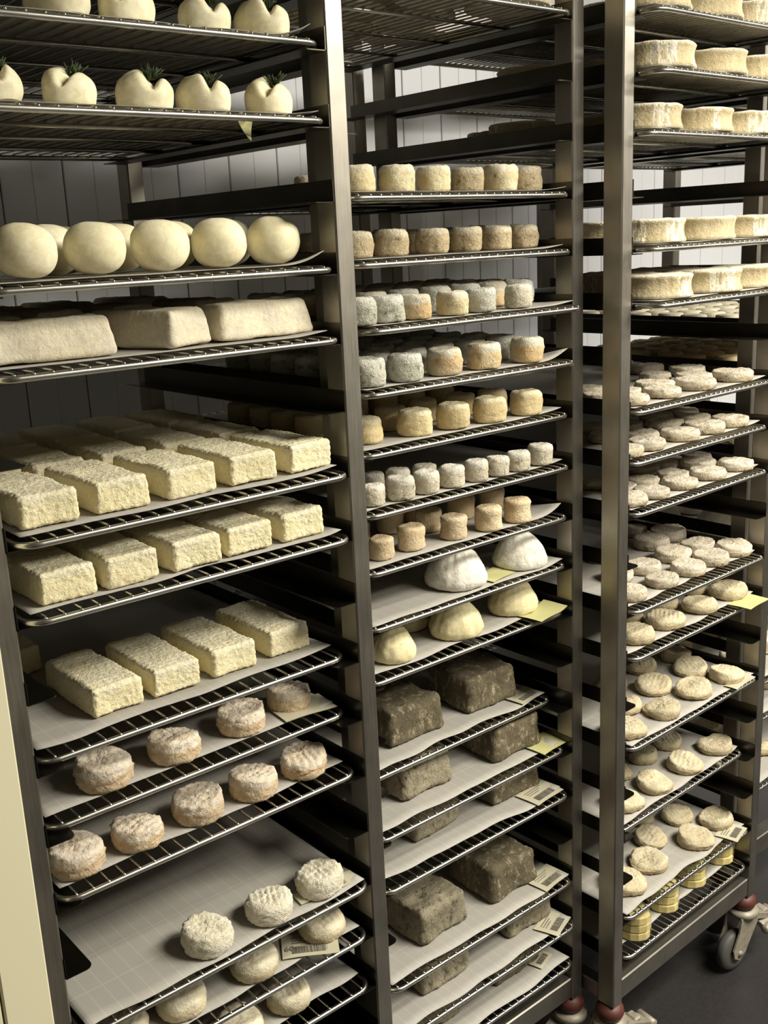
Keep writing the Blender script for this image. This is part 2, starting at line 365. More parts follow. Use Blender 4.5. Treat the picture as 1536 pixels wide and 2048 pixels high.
# ------------------------------------------------------------------ liners
def liner(r, k, inset, side=.006, back=.03, wave=.004, seed=0, skew=0, curl=0):
    x0 = -TW/2+side; x1 = TW/2-side; y0 = inset; y1 = TL-back; nx, ny = 44, 24
    vs = []
    for layer in (0, 1):
        for j in range(ny+1):
            for i in range(nx+1):
                u = i/nx; v = j/ny
                e = (noise.noise(Vector((u*5+seed*3.1, seed, 0)))*wave + skew*(u-.5)*.02)*(1-v)
                x = x0+(x1-x0)*u; y = y0+e+(y1-y0-e)*v
                z = .0075 + max(0, noise.noise(Vector((u*6, v*7, seed*1.7))))*.0009*max(0, 1-2.5*v)
                if curl: z += curl*max(0, (u-.86)/.14)**2*max(0, 1-v*7)
                vs.append((x, y, z-.0005*layer))
    N = (nx+1)*(ny+1); fs = []
    for j in range(ny):
        for i in range(nx):
            a = j*(nx+1)+i; q = (a, a+1, a+nx+2, a+nx+1); fs.append(q); fs.append(tuple(N+t for t in q[::-1]))
    edge = [i for i in range(nx+1)]+[(j+1)*(nx+1)-1 for j in range(1, ny+1)]+[ny*(nx+1)+i for i in range(nx-1, -1, -1)]+[j*(nx+1) for j in range(ny-1, 0, -1)]
    for a, b_ in zip(edge, edge[1:]+edge[:1]): fs.append((b_, a, N+a, N+b_))
    m = MB(); m.add(vs, fs, True)
    wx, wy = place(r, OPEN/2, TR[r][k])
    o = obj('liner_sheet', m.mesh('liner_sheet', LINER, False), None, (wx, wy, lev(r, k)), RK[r][2])
    lb = {('A',14): 'mostly bare white liner sheet with three ridged cheeses, %s', ('B',10): 'white liner sheet under two white domes, %s'}
    tag(o, lb.get((r, k), 'white liner sheet on the wires, %s') % tray_no[r, k], 'liner', 'white liner sheets in the '+RL[r])
INS = dict(A={0:.012,1:.010,2:.010,4:.010,5:.022,7:.016,8:.016,10:.022,11:.020,12:.022,14:.004,15:.016,16:.02},
           B={3:.008,4:.010,5:.012,6:.012,7:.012,8:.012,9:.010,10:.003,11:.014,13:.010,14:.012,15:.016,17:.006,18:.006,19:.004},
           C={0:.010,1:.008,2:.008,4:.008,5:.010,7:.012,8:.014,9:.014,11:.020,12:.018,14:.004,16:.008,18:.010,19:.026},
           D={k:.01 for k in TR['D']})
sd = 1
for r in INS:
    for k in INS[r]:
        sd += 1
        big = (r, k) in (('A',10),('A',8),('B',14),('B',15),('C',11),('C',18),('B',13))
        liner(r, k, INS[r][k], wave=.014 if big else .007, seed=sd, skew={('B',15):-.6,('B',17):-.3,('A',5):-.5}.get((r,k),.2),
              curl=.014 if (r, k) in (('A',4),('B',6),('B',9),('A',1)) else .004)

# ------------------------------------------------------------------ cheese shapes
def resample(p, n):
    d = [0]
    for a, b_ in zip(p, p[1:]): d.append(d[-1]+math.hypot(b_[0]-a[0], b_[1]-a[1]))
    out = []; j = 0
    for i in range(n+1):
        t = d[-1]*i/n
        while j < len(d)-2 and d[j+1] < t: j += 1
        u = (t-d[j])/max(1e-9, d[j+1]-d[j]); out.append((p[j][0]+(p[j+1][0]-p[j][0])*u, p[j][1]+(p[j+1][1]-p[j][1])*u))
    return out
def nz(x, y, z, s, seed): return noise.noise(Vector((x*s+seed*13.7, y*s-seed*5.1, z*s+seed*2.3)))
def revolve(name, prof, m, seg=44, rings=30, amp=.0008, freq=150, lowamp=.0015, lowfreq=25, seed=0, top=None, squash=(1,1)):
    pr = resample(prof, rings); vs = []; fs = []
    H = max(z for _, z in pr)
    for i, (r, z) in enumerate(pr):
        a0, b0 = pr[max(0, i-1)], pr[min(rings, i+1)]
        tx, tz = b0[0]-a0[0], b0[1]-a0[1]; L = math.hypot(tx, tz) or 1; nr, nzz = tz/L, -tx/L
        for k in range(seg):
            a = 2*math.pi*k/seg; c, s = math.cos(a), math.sin(a); x, y = r*c, r*s
            d = 1.4*amp*nz(x, y, z, freq, seed)+amp*nz(x, y, z, freq*2.1, seed+1)+lowamp*nz(x, y, z, lowfreq, seed+2)
            if r < 1e-5: d = 0
            X = (x+nr*d*c)*squash[0]; Y = (y+nr*d*s)*squash[1]; Z = z+nzz*d
            if z < .002: Z = max(Z, 0)
            if top and z > H*.35: Z += top(x, y)*min(1, (z/H-.35)/.5)
            vs.append((X, Y, max(0, Z)))
    for i in range(rings):
        for k in range(seg): fs.append((i*seg+k, i*seg+(k+1)%seg, (i+1)*seg+(k+1)%seg, (i+1)*seg+k))
    fs += [tuple(range(seg-1, -1, -1)), tuple(rings*seg+k for k in range(seg))]
    b = MB(); b.add(vs, fs, True); return b.mesh(name, m)
def puck(R, H, rd, bulge=0, slope=0):
    p = [(.0005, 0), (R-rd*.6, 0)]
    for i in range(1, 6): a = math.radians(-90+18*i); p.append((R-rd*.6+rd*.6*math.cos(a), rd*.6+rd*.6*math.sin(a)))
    p.append((R+bulge, H*.5))
    for i in range(0, 7): a = math.radians(15*i); p.append((R-slope-rd+rd*math.cos(a), H-rd+rd*math.sin(a)))
    p.append((.0005, H)); return p
def grooves(ang, sp, dep, seed=0, sag=0, tilt=0):
    ca, sa = math.cos(ang), math.sin(ang)
    def f(x, y):
        t = (x*ca+y*sa)/sp; fr = t-math.floor(t)-.5
        return -dep*math.exp(-(fr/.16)**2) + sag*(-1+(x*x+y*y)/.0008) + tilt*x + .0012*nz(x, y, 0, 60, seed)
    return f
def cut(ang, off, dep, g=None):     # a sunken facet across the top
    ca, sa = math.cos(ang), math.sin(ang)
    def f(x, y):
        t = (x*ca+y*sa)-off; return (-t*dep if t > 0 else 0) + (g(x, y) if g else 0)
    return f
def superball(R, H, seed, m, name='fresh_ball'):
    p = [(.0005, 0)]
    for i in range(1, 20):
        a = math.pi*i/19-math.pi/2; e = .82
        p.append((R*math.copysign(abs(math.cos(a))**e, math.cos(a)), H/2+H/2*math.copysign(abs(math.sin(a))**.92, math.sin(a))))
    p[-1] = (.0005, H)
    return revolve(name, p, m, 44, 30, .0003, 60, .0022, 22, seed)
def cleft(seed, m):
    R, H = .030, .043
    def top(x, y):
        t = x*math.cos(.5+seed)+y*math.sin(.5+seed)-.008
        return -.0145*math.exp(-(t/(.0052+.001*(seed % 3)))**2)+(-.0045 if t > 0 else 0)*(.4+.3*(seed % 3))+.004*nz(x, y, 0, 40, seed)
    p = [(.0005, 0), (.02, 0)]
    for i in range(0, 16):
        a = math.pi*i/30-.35 if i else -.5; p.append((R*max(0, math.cos(max(-.5, -.5+i*.1380)))**.8, H*.38+H*.62*math.sin(max(0, -.5+i*.138)) if -.5+i*.138 > 0 else H*.38*(1+math.sin(-.5+i*.138)/math.sin(.5))))
    p[-1] = (.0005, H)
    return revolve('cleft_cheese', p, m, 52, 34, .0004, 70, .003, 28, seed, top, (1.12, .92))
def blocky(name, L, W, H, m, seed, rd=.005, taper=.0, amp=.0009, freq=180, low=.0016, nx=26, ny=44, nzv=14, toplines=0, ridges=0):
    """rounded box, origin at the centre of its base; x = W, y = L"""
    import bmesh
    def face(u, v, ax, sgn):
        p = [0, 0, 0]; p[ax] = sgn; p[(ax+1)%3] = u; p[(ax+2)%3] = v; return p
    bm = bmesh.new(); dims = (W/2, L/2, H/2); cnt = (nx, ny, nzv); vmap = {}
    def vert(p):
        key = tuple(round(c, 5) for c in p)
        if key in vmap: return vmap[key]
        x, y, z = p[0]*dims[0], p[1]*dims[1], p[2]*dims[2]
        q = [max(-(d-rd), min(d-rd, c)) for c, d in zip((x, y, z), dims)]
        n = Vector((x-q[0], y-q[1], z-q[2]))
        n = n.normalized() if n.length > 1e-9 else Vector((0, 0, 1))
        X = Vector(q)+n*rd
        zz = X.z+H/2; k = 1-taper*(zz/H)
        d = amp*nz(X.x, X.y, X.z, freq, seed)+.6*amp*nz(X.x, X.y, X.z, freq*2.2, seed+3)+low*nz(X.x, X.y, X.z, 28, seed+5)
        if toplines and n.z > .3:
            t = X.y/toplines; fr = abs(t-math.floor(t)-.5)*2; d -= .0013*max(0, fr-.5)*2
        if ridges and abs(n.x) > .3:
            t = X.y/ridges; fr = t-math.floor(t); d += .0005*math.sin(2*math.pi*fr)*(zz/H)
        X = Vector((X.x*k, X.y*(1-taper*.5*(zz/H)), X.z))+n*d
        vmap[key] = bm.verts.new((X.x, X.y, max(0, X.z+H/2))); return vmap[key]
    for ax in range(3):
        n1, n2 = cnt[(ax+1)%3], cnt[(ax+2)%3]
        for sgn in (-1, 1):
            for i in range(n1):
                for j in range(n2):
                    cs = [(i, j), (i+1, j), (i+1, j+1), (i, j+1)]
                    q = [vert(face(-1+2*a/n1, -1+2*c/n2, ax, sgn)) for a, c in cs]
                    try: bm.faces.new(q if sgn > 0 else q[::-1])
                    except ValueError: pass
    for f in bm.faces: f.smooth = True
    bmesh.ops.recalc_face_normals(bm, faces=bm.faces)
    me = bpy.data.meshes.new(name); bm.to_mesh(me); bm.free(); me.materials.append(m); return me
def wheel(seed):
    R, H = .060, .033
    p = [(.0005, 0), (R-.001, 0), (R, .003), (R-.003, .008), (R-.0045, .016), (R-.004, .023), (R-.002, .028), (R-.001, .031), (R-.004, H), (.0005, H)]
    def prf():
        b = MB(); pr = resample(p, 40); seg = 120; vs = []; fs = []; side = []
        for i, (r, z) in enumerate(pr):
            for k in range(seg):
                a = 2*math.pi*k/seg; c, s = math.cos(a), math.sin(a)
                wr = noise.noise(Vector((c*11+seed, s*11, z*22+seed)))*.5+noise.noise(Vector((c*26+seed, s*26, z*50)))*.5
                mask = max(0, min(1, .45+1.6*noise.noise(Vector((c*1.3+seed*2, s*1.3, 3)))))
                d = .0032*wr*mask if r > R*.8 else .0006*wr
                rr = r+d*(1 if r > .001 else 0)
                vs.append((rr*c, rr*s, max(0, z+.0015*noise.noise(Vector((c*3*r/R, s*3*r/R, seed)))*(z/H))))
        for i in range(40):
            for k in range(seg): fs.append((i*seg+k, i*seg+(k+1)%seg, (i+1)*seg+(k+1)%seg, (i+1)*seg+k))
        fs += [tuple(range(seg-1, -1, -1)), tuple(40*seg+k for k in range(seg))]
        b.add(vs, fs, True); me = b.mesh('cheese_wheel', MT['wheel']); me.materials.append(MT['wheelw'])
        for f in me.polygons:
            c = f.center; r = math.hypot(c.x, c.y)
            a = math.atan2(c.y, c.x); mask = .45+1.6*noise.noise(Vector((math.cos(a)*1.3+seed*2, math.sin(a)*1.3, 3)))
            if c.z > H*.93 or c.z < .002: f.material_index = 1
            elif mask > .5 and noise.noise(Vector((c.x*260+seed, c.y*260, c.z*60))) > -.12: f.material_index = 1
        return me
    return prf()
def dome(R, H, seed, m):
    p = [(.0005, 0), (R*.86, 0), (R*.95, .002), (R, .010)]
    for i in range(1, 12):
        t = i/11; p.append((R*(1-.42*t**1.15)*math.sqrt(max(0, 1-t**3.2))+.0005, .010+(H-.010)*t))
    def top(x, y): return 0
    me = revolve('dome_cheese', p, m, 64, 36, .0007, 90, .0035, 22, seed)
    for v in me.vertices:       # cloth folds running up the side
        a = math.atan2(v.co.y, v.co.x); z = v.co.z
        g = .0022*max(0, noise.noise(Vector((math.cos(a)*6+seed, math.sin(a)*6, z*9))))*min(1, z/.012)
        rr = math.hypot(v.co.x, v.co.y)
        if rr > .01: v.co.x *= 1-g/rr*1.6; v.co.y *= 1-g/rr*1.6
    return me

cache = {}
def variants(key, n, fn):
    if key not in cache: cache[key] = [fn(i) for i in range(n)]
    return cache[key]
def V(key, i):
    f, n = SHAPES[key]; return variants(key, n, f)[i % n]
def drum(mn, H=.034): return lambda i: revolve('drum', puck(1*.023, H, .0062, .0010), MT[mn], 44, 30, .0007, 170, .0028, 38, i+hash(mn)%7*0+len(mn))
def rnd(mn, R, H, rd, n, sag, tl, sp=.0085, dep=.0011, am=.0008, lo=.0028):
    def f(i):
        g = grooves(i*1.3+.9, sp, dep, i, sag*(i % 2), tl*((i % 3)-1)*.12)
        if tl and i % 3 == 1: g = cut(i*1.1, .002, .14+.13*tl, g)
        return revolve('round', puck(R, H, rd, .001), MT[mn], 48, 34, am, 190, lo, 36, i+len(mn)*2, g)
    return f, n
SHAPES = {
 'ball': (lambda i: superball(.031, .054, i, MT['fresh']), 5), 'cleft': (lambda i: cleft(i, MT['fresh']), 5),
 'loaf': (lambda i: blocky('loaf', .145, .078, .044, MT['loaf'], i, .008, .22, .0007, 120, .0022, 22, 40, 14, ridges=.009), 4),
 'brick': (lambda i: blocky('brick', .132, .0625, .034, MT['brick'], i, .005, .04, .0011, 230, .0022, 34, 64, 18, toplines=.0034, ridges=.0045), 5),
 'rind': rnd('rind', .0305, .0295, .0050, 6, 0, .9, .0095, .0016, .0016, .0022), 'white': rnd('white', .031, .031, .010, 4, 0, .6, .0075, .0024, .0013), 'creamr': rnd('cream', .030, .026, .009, 4, 0, .6),
 'pale': (drum('pale'), 4), 'tan': (drum('tan'), 4), 'grey': (drum('grey', .035), 5), 'orange': (drum('orange', .035), 3), 'gold': (drum('gold', .034), 4),
 'ash': (lambda i: revolve('small_drum', puck(.0185, .031, .006, .0006), MT['ash'], 36, 28, .0007, 190, .002, 45, i), 5),
 'small': (lambda i: revolve('small_drum', puck(.0195, .032, .005, -.0008), MT['pink'], 36, 28, .0006, 190, .002, 45, i), 5),
 'domew': (lambda i: dome(.046, .061, i+2, MT['domew']), 2), 'domey': (lambda i: dome(.040, .056, i+5, MT['domey']), 3),
 'tomme': (lambda i: blocky('block', .098, .100, .052, MT['tomme'], i, .0075, .10, .0012, 130, .0045, 30, 30, 18), 3),
 'tommel': (lambda i: blocky('block', .092, .094, .050, MT['tommel'], i+4, .0075, .10, .0012, 130, .0045, 30, 30, 18), 3),
 'flat': rnd('flat', .0305, .0155, .0030, 7, .0006, 0, .02, .0003, .0011, .0014), 'cupped': rnd('flat', .0305, .019, .0032, 6, .0018, .3, .02, .0003, .0011, .0016),
 'cross': rnd('creamd', .031, .020, .008, 3, 0, 0, .0070, .0022, .001), 'creamc': rnd('creamd', .032, .020, .0065, 7, .0015, 1.6, .0085, .0012, .0012, .0042),
 'wheel': (wheel, 4),
 'disc': (lambda i: revolve('disc', puck(.0255, .0135, .004), MT['disc'], 26, 12, .0004, 120, .001, 40, i), 3),
 'discg': (lambda i: revolve('disc', puck(.0255, .0125, .004), MT['discg'], 26, 12, .0004, 120, .001, 40, i), 3),
}
BASER = dict(ball=.031, pale=.0242, tan=.0242, grey=.0242, orange=.0242, gold=.0242, ash=.0191, small=.0195, rind=.031, white=.032, creamr=.031, flat=.031, cupped=.031, cross=.032, creamc=.033, domew=.046, domey=.040)
LTOP = .0086
placed = {}
def put(r, k, x, y, shape, rz=0, s=1.0, name='cheese_round', look='', cat='cheese', group=None, var=None, world=True, label=None, sz=None):
    n = placed.setdefault('n', 0); placed['n'] += 1
    o = obj(name, V(shape, n if var is None else var), None, (x, y, lev(r, k)+LTOP), rz)
    o.scale = (s, s, sz or s)
    o['label'] = label or look; o['category'] = cat
    if group: o['group'] = group
    placed.setdefault((r, k), []).append((x, y, o, look, label))
    return o
DATA = {
'A1': [[0.0351,0.05,0.03],[0.1059,0.05,0.0306],[0.1964,0.05,0.0285],[0.2676,0.05,0.0291]],
'A2': [[-0.0413,0.05,0.0262],[0.034,0.05,0.0282],[0.1163,0.05,0.0301],[0.1839,0.055,0.0276],[0.2665,0.05,0.0301]],
'A4': [[-0.0261,0.045,0.031],[0.0516,0.05,0.031],[0.1269,0.055,0.031],[0.2039,0.06,0.031],[0.2772,0.06,0.031],[0.0333,0.125,0.031],[0.1169,0.13,0.031],[0.1807,0.125,0.031],[0.2583,0.13,0.031],[0.0811,0.2,0.031]],
'A11': [[-0.0012,0.0568,0.0321],[0.0875,0.061,0.0311],[0.185,0.0677,0.03],[0.2662,0.0806,0.0282]],
'A12': [[-0.0513,0.0373,0.0309],[0.0225,0.0402,0.0294],[0.1043,0.0442,0.0306],[0.1834,0.0459,0.0303],[0.2601,0.0423,0.0301]],
'A14': [[0.0873,0.0237,0.0318],[0.1762,0.0228,0.031],[0.2548,0.0213,0.0312]],
'A15': [[0.267,0.0413,0.0328],[0.1561,0.0357,0.0321],[0.0514,0.0442,0.0328],[-0.0246,0.0491,0.0317]],
'A16': [[0.2057,0.0265,0.0305],[0.1304,0.0254,0.0307]],
'B3': [[0.4341,0.095,0.0237],[0.5044,0.1,0.0245],[0.5749,0.105,0.024],[0.6432,0.11,0.023],[0.7114,0.11,0.0258],[0.7848,0.11,0.0244],[0.4752,0.25,0.023]],
'B4': [[0.4264,0.095,0.0235],[0.4904,0.1,0.0235],[0.5649,0.1,0.0235],[0.6325,0.105,0.0235],[0.6991,0.11,0.0235],[0.7804,0.115,0.0235],[0.5993,0.17,0.0235],[0.6733,0.175,0.0235]],
'B5': [[0.3857,0.0488,0.0229],[0.4298,0.0269,0.023],[0.4727,0.0061,0.0217],[0.5515,0.0234,0.0218],[0.604,0.0129,0.0218],[0.6766,0.024,0.0196]],
'B6': [[0.3965,0.0609,0.0244],[0.4748,0.053,0.0245],[0.5458,0.0456,0.0246],[0.6211,0.0369,0.0242],[0.711,0.0447,0.0242]],
'B7': [[0.4297,0.0967,0.023],[0.509,0.087,0.025],[0.577,0.0814,0.0247],[0.6459,0.0728,0.0246],[0.7226,0.0729,0.0246],[0.5149,0.1458,0.0238],[0.5881,0.1588,0.0232],[0.66,0.1526,0.0231],[0.7131,0.1392,0.0234]],
'B8': [[0.4163,0.0728,0.0171],[0.4634,0.07,0.0194],[0.5111,0.0637,0.0187],[0.5594,0.0591,0.0184],[0.6071,0.0572,0.018],[0.65,0.0527,0.0172],[0.6943,0.0552,0.0176],[0.7455,0.0534,0.0194],[0.4637,0.1279,0.0173],[0.4976,0.1156,0.0181],[0.5442,0.1093,0.0173]],
'B9': [[0.4355,0.0815,0.0176],[0.4936,0.0862,0.0201],[0.5702,0.0808,0.02],[0.6366,0.0691,0.0208],[0.6973,0.0693,0.0205],[0.5298,0.1763,0.0209],[0.5731,0.1364,0.0195],[0.6563,0.1538,0.0214],[0.7251,0.1551,0.0208],[0.5933,0.203,0.0198],[0.4635,0.1711,0.0193]],
'B10': [[0.592,0.0975,0.0473],[0.724,0.0934,0.0423]],
'B11': [[0.5932,0.0997,0.0412],[0.7265,0.1144,0.0417],[0.4655,0.1045,0.0365],[0.5601,0.181,0.0304]],
'C7': [[0.8826,-0.0022,0.0282],[0.9816,0.0004,0.0301],[1.0801,0.0099,0.0341],[1.1988,0.0066,0.0359],[0.9542,0.0633,0.0263],[1.0304,0.0641,0.0323],[1.1527,0.0732,0.0313],[1.1289,0.1415,0.028],[1.2185,0.1376,0.0319],[1.2041,0.2162,0.0323],[1.271,0.2976,0.0291],[0.9363,0.1361,0.0246],[0.886,0.052,0.0233]],
'C8': [[0.8857,0.0081,0.0284],[0.9477,-0.0013,0.0305],[1.0396,0.0133,0.0325],[1.1216,0.0064,0.0342],[1.2006,0.0187,0.0319],[1.0032,0.0661,0.0304],[1.1054,0.0891,0.0334],[1.1875,0.0846,0.0304],[1.0653,0.1441,0.0286],[1.2323,0.1522,0.0289],[1.1668,0.1649,0.0298],[0.9652,0.111,0.0273],[1.02,0.1875,0.027]],
'C9': [[0.8846,0.0002,0.0309],[0.9599,-0.006,0.0286],[1.0358,-0.0023,0.0298],[1.1272,-0.001,0.0308],[1.2095,-0.001,0.0308],[1.0134,0.0565,0.0282],[1.0794,0.0594,0.0277],[1.1854,0.069,0.0314],[0.9631,0.0765,0.0249],[1.1514,0.1207,0.0268],[1.2303,0.119,0.0266],[1.0989,0.1351,0.0265],[0.9532,0.1282,0.0268]],
'C11': [[0.906,0.0235,0.029],[0.9946,0.0124,0.0278],[1.0775,0.0177,0.0299],[1.1514,0.0161,0.0311],[1.2265,0.0211,0.0319],[1.0318,0.0878,0.029],[1.1261,0.0906,0.0326],[1.2058,0.0852,0.0311],[1.1699,0.1682,0.0336],[1.254,0.1779,0.0336],[1.2102,0.2497,0.0302],[0.9681,0.095,0.0272],[1.0372,0.1882,0.028]],
'C12': [[0.9272,0.0158,0.0327],[1.016,0.0142,0.0337],[1.1197,0.0178,0.0328],[1.218,0.0215,0.0353],[0.9925,0.0944,0.0286],[1.0907,0.0881,0.0312],[1.1948,0.0955,0.0296]],
'C14': [[0.9019,0.0226,0.0333],[1.0044,0.0129,0.0326],[1.1109,0.0323,0.034],[1.2119,0.0285,0.0324],[0.9729,0.0768,0.0314],[1.0742,0.092,0.0322],[1.19,0.0904,0.032],[1.2292,0.1537,0.0321],[1.1368,0.1688,0.0314],[1.031,0.1556,0.0303]],
'C16': [[0.9354,0.0479,0.0326],[1.0243,0.052,0.0336],[1.1227,0.0458,0.0337],[1.2248,0.0489,0.0329],[1.0103,0.1247,0.0303],[1.0958,0.1317,0.0294],[1.1749,0.132,0.0296]],
'C18': [[0.9336,0.044,0.0376],[1.0187,0.0543,0.0347],[1.0839,0.0986,0.0323],[1.145,0.0401,0.035],[1.1876,0.1119,0.032],[1.246,0.0529,0.0329],[1.1331,0.1623,0.0296]],
'C19': [[0.9219,0.0064,0.0247],[1.0266,0.0203,0.0266],[1.1288,0.03,0.0266],[1.2326,0.0367,0.0266]]}
# tray -> (shapes cycled, object name, look, group, row split depths)
KIND = {
 'A4': (['ball'], 'cheese_ball', 'smooth fresh ball of cheese'), 'A11': (['rind'], 'cheese_round', 'brown-mottled round cheese'),
 'A12': (['rind'], 'cheese_round', 'pinkish wrinkled round cheese'), 'A14': (['white'], 'cheese_round', 'white ridged round cheese'),
 'A15': (['creamr'], 'cheese_round', 'cream ridged round cheese'), 'A16': (['creamr'], 'cheese_round', 'cream round cheese with sunken top'),
 'B3': (['pale','pale','pale','tan','pale','tan','tan'], 'cheese_drum', 'pale mottled cheese drum'), 'B4': (['tan'], 'cheese_drum', 'tan speckled cheese drum'),
 'B5': (['grey','grey','orange','pale','grey','ash'], 'cheese_drum', 'wrinkled cheese drum'), 'B6': (['grey','grey','orange','orange','orange'], 'cheese_drum', 'mouldy cheese drum'),
 'B7': (['gold'], 'cheese_drum', 'golden plain cheese drum'), 'B8': (['ash'], 'small_cheese_drum', 'small ash-speckled cheese drum'),
 'B9': (['small'], 'small_cheese_drum', 'small cream cheese drum'), 'B10': (['domew'], 'cheese_dome', 'large white cheese dome'), 'B11': (['domey'], 'cheese_dome', 'yellow cheese dome'),
 'C7': (['flat'], 'flat_cheese', 'flat wrinkled cheese disc'), 'C8': (['flat'], 'flat_cheese', 'flat wrinkled cheese disc'), 'C9': (['flat'], 'flat_cheese', 'flat dark-speckled cheese disc'),
 'C11': (['cupped'], 'flat_cheese', 'flat pinkish cheese disc'), 'C12': (['cross'], 'cheese_round', 'cream cheese round with grid marks'),
 'C14': (['creamc'], 'cheese_round', 'cream wrinkled cheese round'), 'C16': (['creamc'], 'cheese_round', 'cream ridged cheese round'), 'C18': (['creamc'], 'cheese_round', 'plump cream cheese round'),
}
ROWS = {'A4': 3}
for key, (shp, nm, look) in KIND.items():
    r = key[0]; k = int(key[1:]); yf = RK[r][1]+TR[r][k]
    for i, (x, y, Rr) in enumerate(DATA[key]):
        sh = shp[i % len(shp)]; s = Rr/BASER.get(sh, .0245); s = max(.86, min(1.12, s)); rr = BASER.get(sh, .0245)*s
        yf2 = yf+(.03*(x-RK[r][0]) if r == 'C' else 0)
        y = max(y, yf2+INS[r][k]*.6+rr)
        xl = RK[r][0]-(.03*(y-RK[r][1]) if r == 'C' else 0)
        x = max(xl+.012+rr, min(xl+OPEN-.012-rr, x))
        DATA[key][i] = [x, y, rr, sh, s]
    L = DATA[key]
    for it in range(80):
        for i in range(len(L)):
            for j in range(i):
                dx = L[i][0]-L[j][0]; dy = L[i][1]-L[j][1]; dd = math.hypot(dx, dy) or 1e-3; mm = (L[i][2]+L[j][2])*1.035
                if dd < mm:
                    q = (mm-dd)/2/dd; L[i][0] += dx*q; L[j][0] -= dx*q
                    if i < 5 and j < 5: pass
                    L[i][1] += max(-.2, dy*q) if dy > 0 else 0; L[j][1] += -dy*q if dy < 0 else 0
    for i, (x, y, rr, sh, s) in enumerate(L):
        put(r, k, x, y, sh, rz=random.uniform(-.5, .5) if sh in ('white', 'cross', 'rind') else random.uniform(0, 6.28), s=s, name=nm, look=look, group='%ss, %s' % (look, tray_no[r, k]), var=i)
# ---- extra rows deeper in the middle rack
def grid(r, k, shp, xs, ys, nm, look, s=1, jit=.003, rz=None, extra=None):
    for y in ys:
        for x in xs:
            X = x+random.uniform(-jit, jit); Y = y+random.uniform(-jit, jit)
            if any(math.hypot(X-a, Y-b_) < 2*s*BASER.get(shp[0], .0245)*1.03 for a, b_, *_ in placed.get((r, k), [])): continue
            put(r, k, X, Y, random.choice(shp), rz=random.uniform(0, 6.28) if rz is None else rz, s=s, name=nm, look=look, group='%ss, %s' % (look, tray_no[r, k]))
fr = lambda a, n, st: [a+i*st for i in range(n)]
grid('B', 4, ['tan'], fr(.42, 6, .062), [.17, .24], 'cheese_drum', 'tan speckled cheese drum')
grid('B', 5, ['grey', 'orange', 'grey'], fr(.41, 7, .056), [.115, .172, .23, .29], 'cheese_drum', 'wrinkled cheese drum')
grid('B', 6, ['grey'], fr(.41, 6, .062), [.125, .182, .24, .30, .36], 'cheese_drum', 'mouldy cheese drum')
grid('B', 7, ['gold'], fr(.405, 6, .060), [.185, .245, .30, .36], 'cheese_drum', 'golden plain cheese drum')
# ---- left rack: cleft cheeses with dill
for k in (1, 2):
    for i, (x, y, Rr) in enumerate(DATA['A%d' % k]):
        o = put('A', k, x, .012+TR['A'][k]+.032, 'cleft', rz=-1.2-i+[.3, -.2, .25, .1, -.25][i], s=min(1.0, max(.88, Rr/.032)), name='fresh_cheese', look='cleft white cheese with dill', group='cleft fresh cheeses, '+tray_no['A', k], var=i)
        b = MB(); random.seed(i+k*9)
        ang = .5+i % 5
        for q in range(34):
            t0 = Vector((.008*math.cos(ang)+random.uniform(-.004, .004), .008*math.sin(ang)+random.uniform(-.004, .004), .031))
            d = Vector((random.uniform(-.6, .6), random.uniform(-.6, .6), random.uniform(.5, 1))).normalized()
            b.tube([t0, t0+d*.008, t0+d*random.uniform(.012, .02)+Vector((random.uniform(-.003, .003), random.uniform(-.003, .003), -.002))], .0007, 4)
        obj('dill_sprig', b.mesh('dill_sprig', DILL), o)
# ---- left rack: loaves and bricks
for i, (x, y, rz) in enumerate([(-.010, .062, math.pi/2-.05), (.118, .085, .35), (.242, .064, math.pi/2+.03), (-.03, .20, .1), (.06, .235, .0), (.15, .24, .05), (.245, .20, -.02), (-.03, .37, .0), (.06, .40, .0), (.15, .395, .0), (.245, .37, .0)]):
    put('A', 5, x, y, 'loaf', rz=rz, s=.92, name='cheese_loaf', look='tapered cheese loaf', group='tapered cheese loaves, '+tray_no['A', 5], var=i)
def bricks(k, L):
    for i, (x, y) in enumerate(L):
        put('A', k, x+.032, y+.067, 'brick', rz=random.uniform(-.03, .03), name='cheese_brick', look='rough rectangular cheese brick', group='rough cheese bricks, '+tray_no['A', k], var=i+k)
bx = [-.077, .003, .086, .168, .246]
bricks(7, [(x, .012) for x in bx]+[(x-.006, .156) for x in bx[1:]]+[(bx[0]+.001, .16)]+[(x, .299) for x in bx])
bricks(8, [(-.070, .008), (.003, .007), (.080, .006), (.153, .009), (.228, .012)])
bricks(10, [(-.009, .056), (.067, .054), (.146, .056), (.230, .060), (-.052, .240)])
# ---- middle rack: square grey blocks
for k, L in {13: [(.520, .185, 0), (.687, .185, 0)], 14: [(.517, .158, 1), (.706, .150, 0)], 15: [(.540, .164, 1), (.706, .155, 0)], 17: [(.519, .135, 1), (.680, .138, 0)], 18: [(.515, .125, 1), (.711, .128, 1)], 19: [(.500, .135, 1), (.683, .138, 0)]}.items():
    for i, (x, y, c) in enumerate(L):
        put('B', k, x+.007, y-.004, 'tommel' if c else 'tomme', s=1.12, rz=random.uniform(-.06, .06), name='cheese_block', look='squarish grey-rinded cheese block', group='grey-rinded cheese blocks, '+tray_no['B', k], var=i+k)
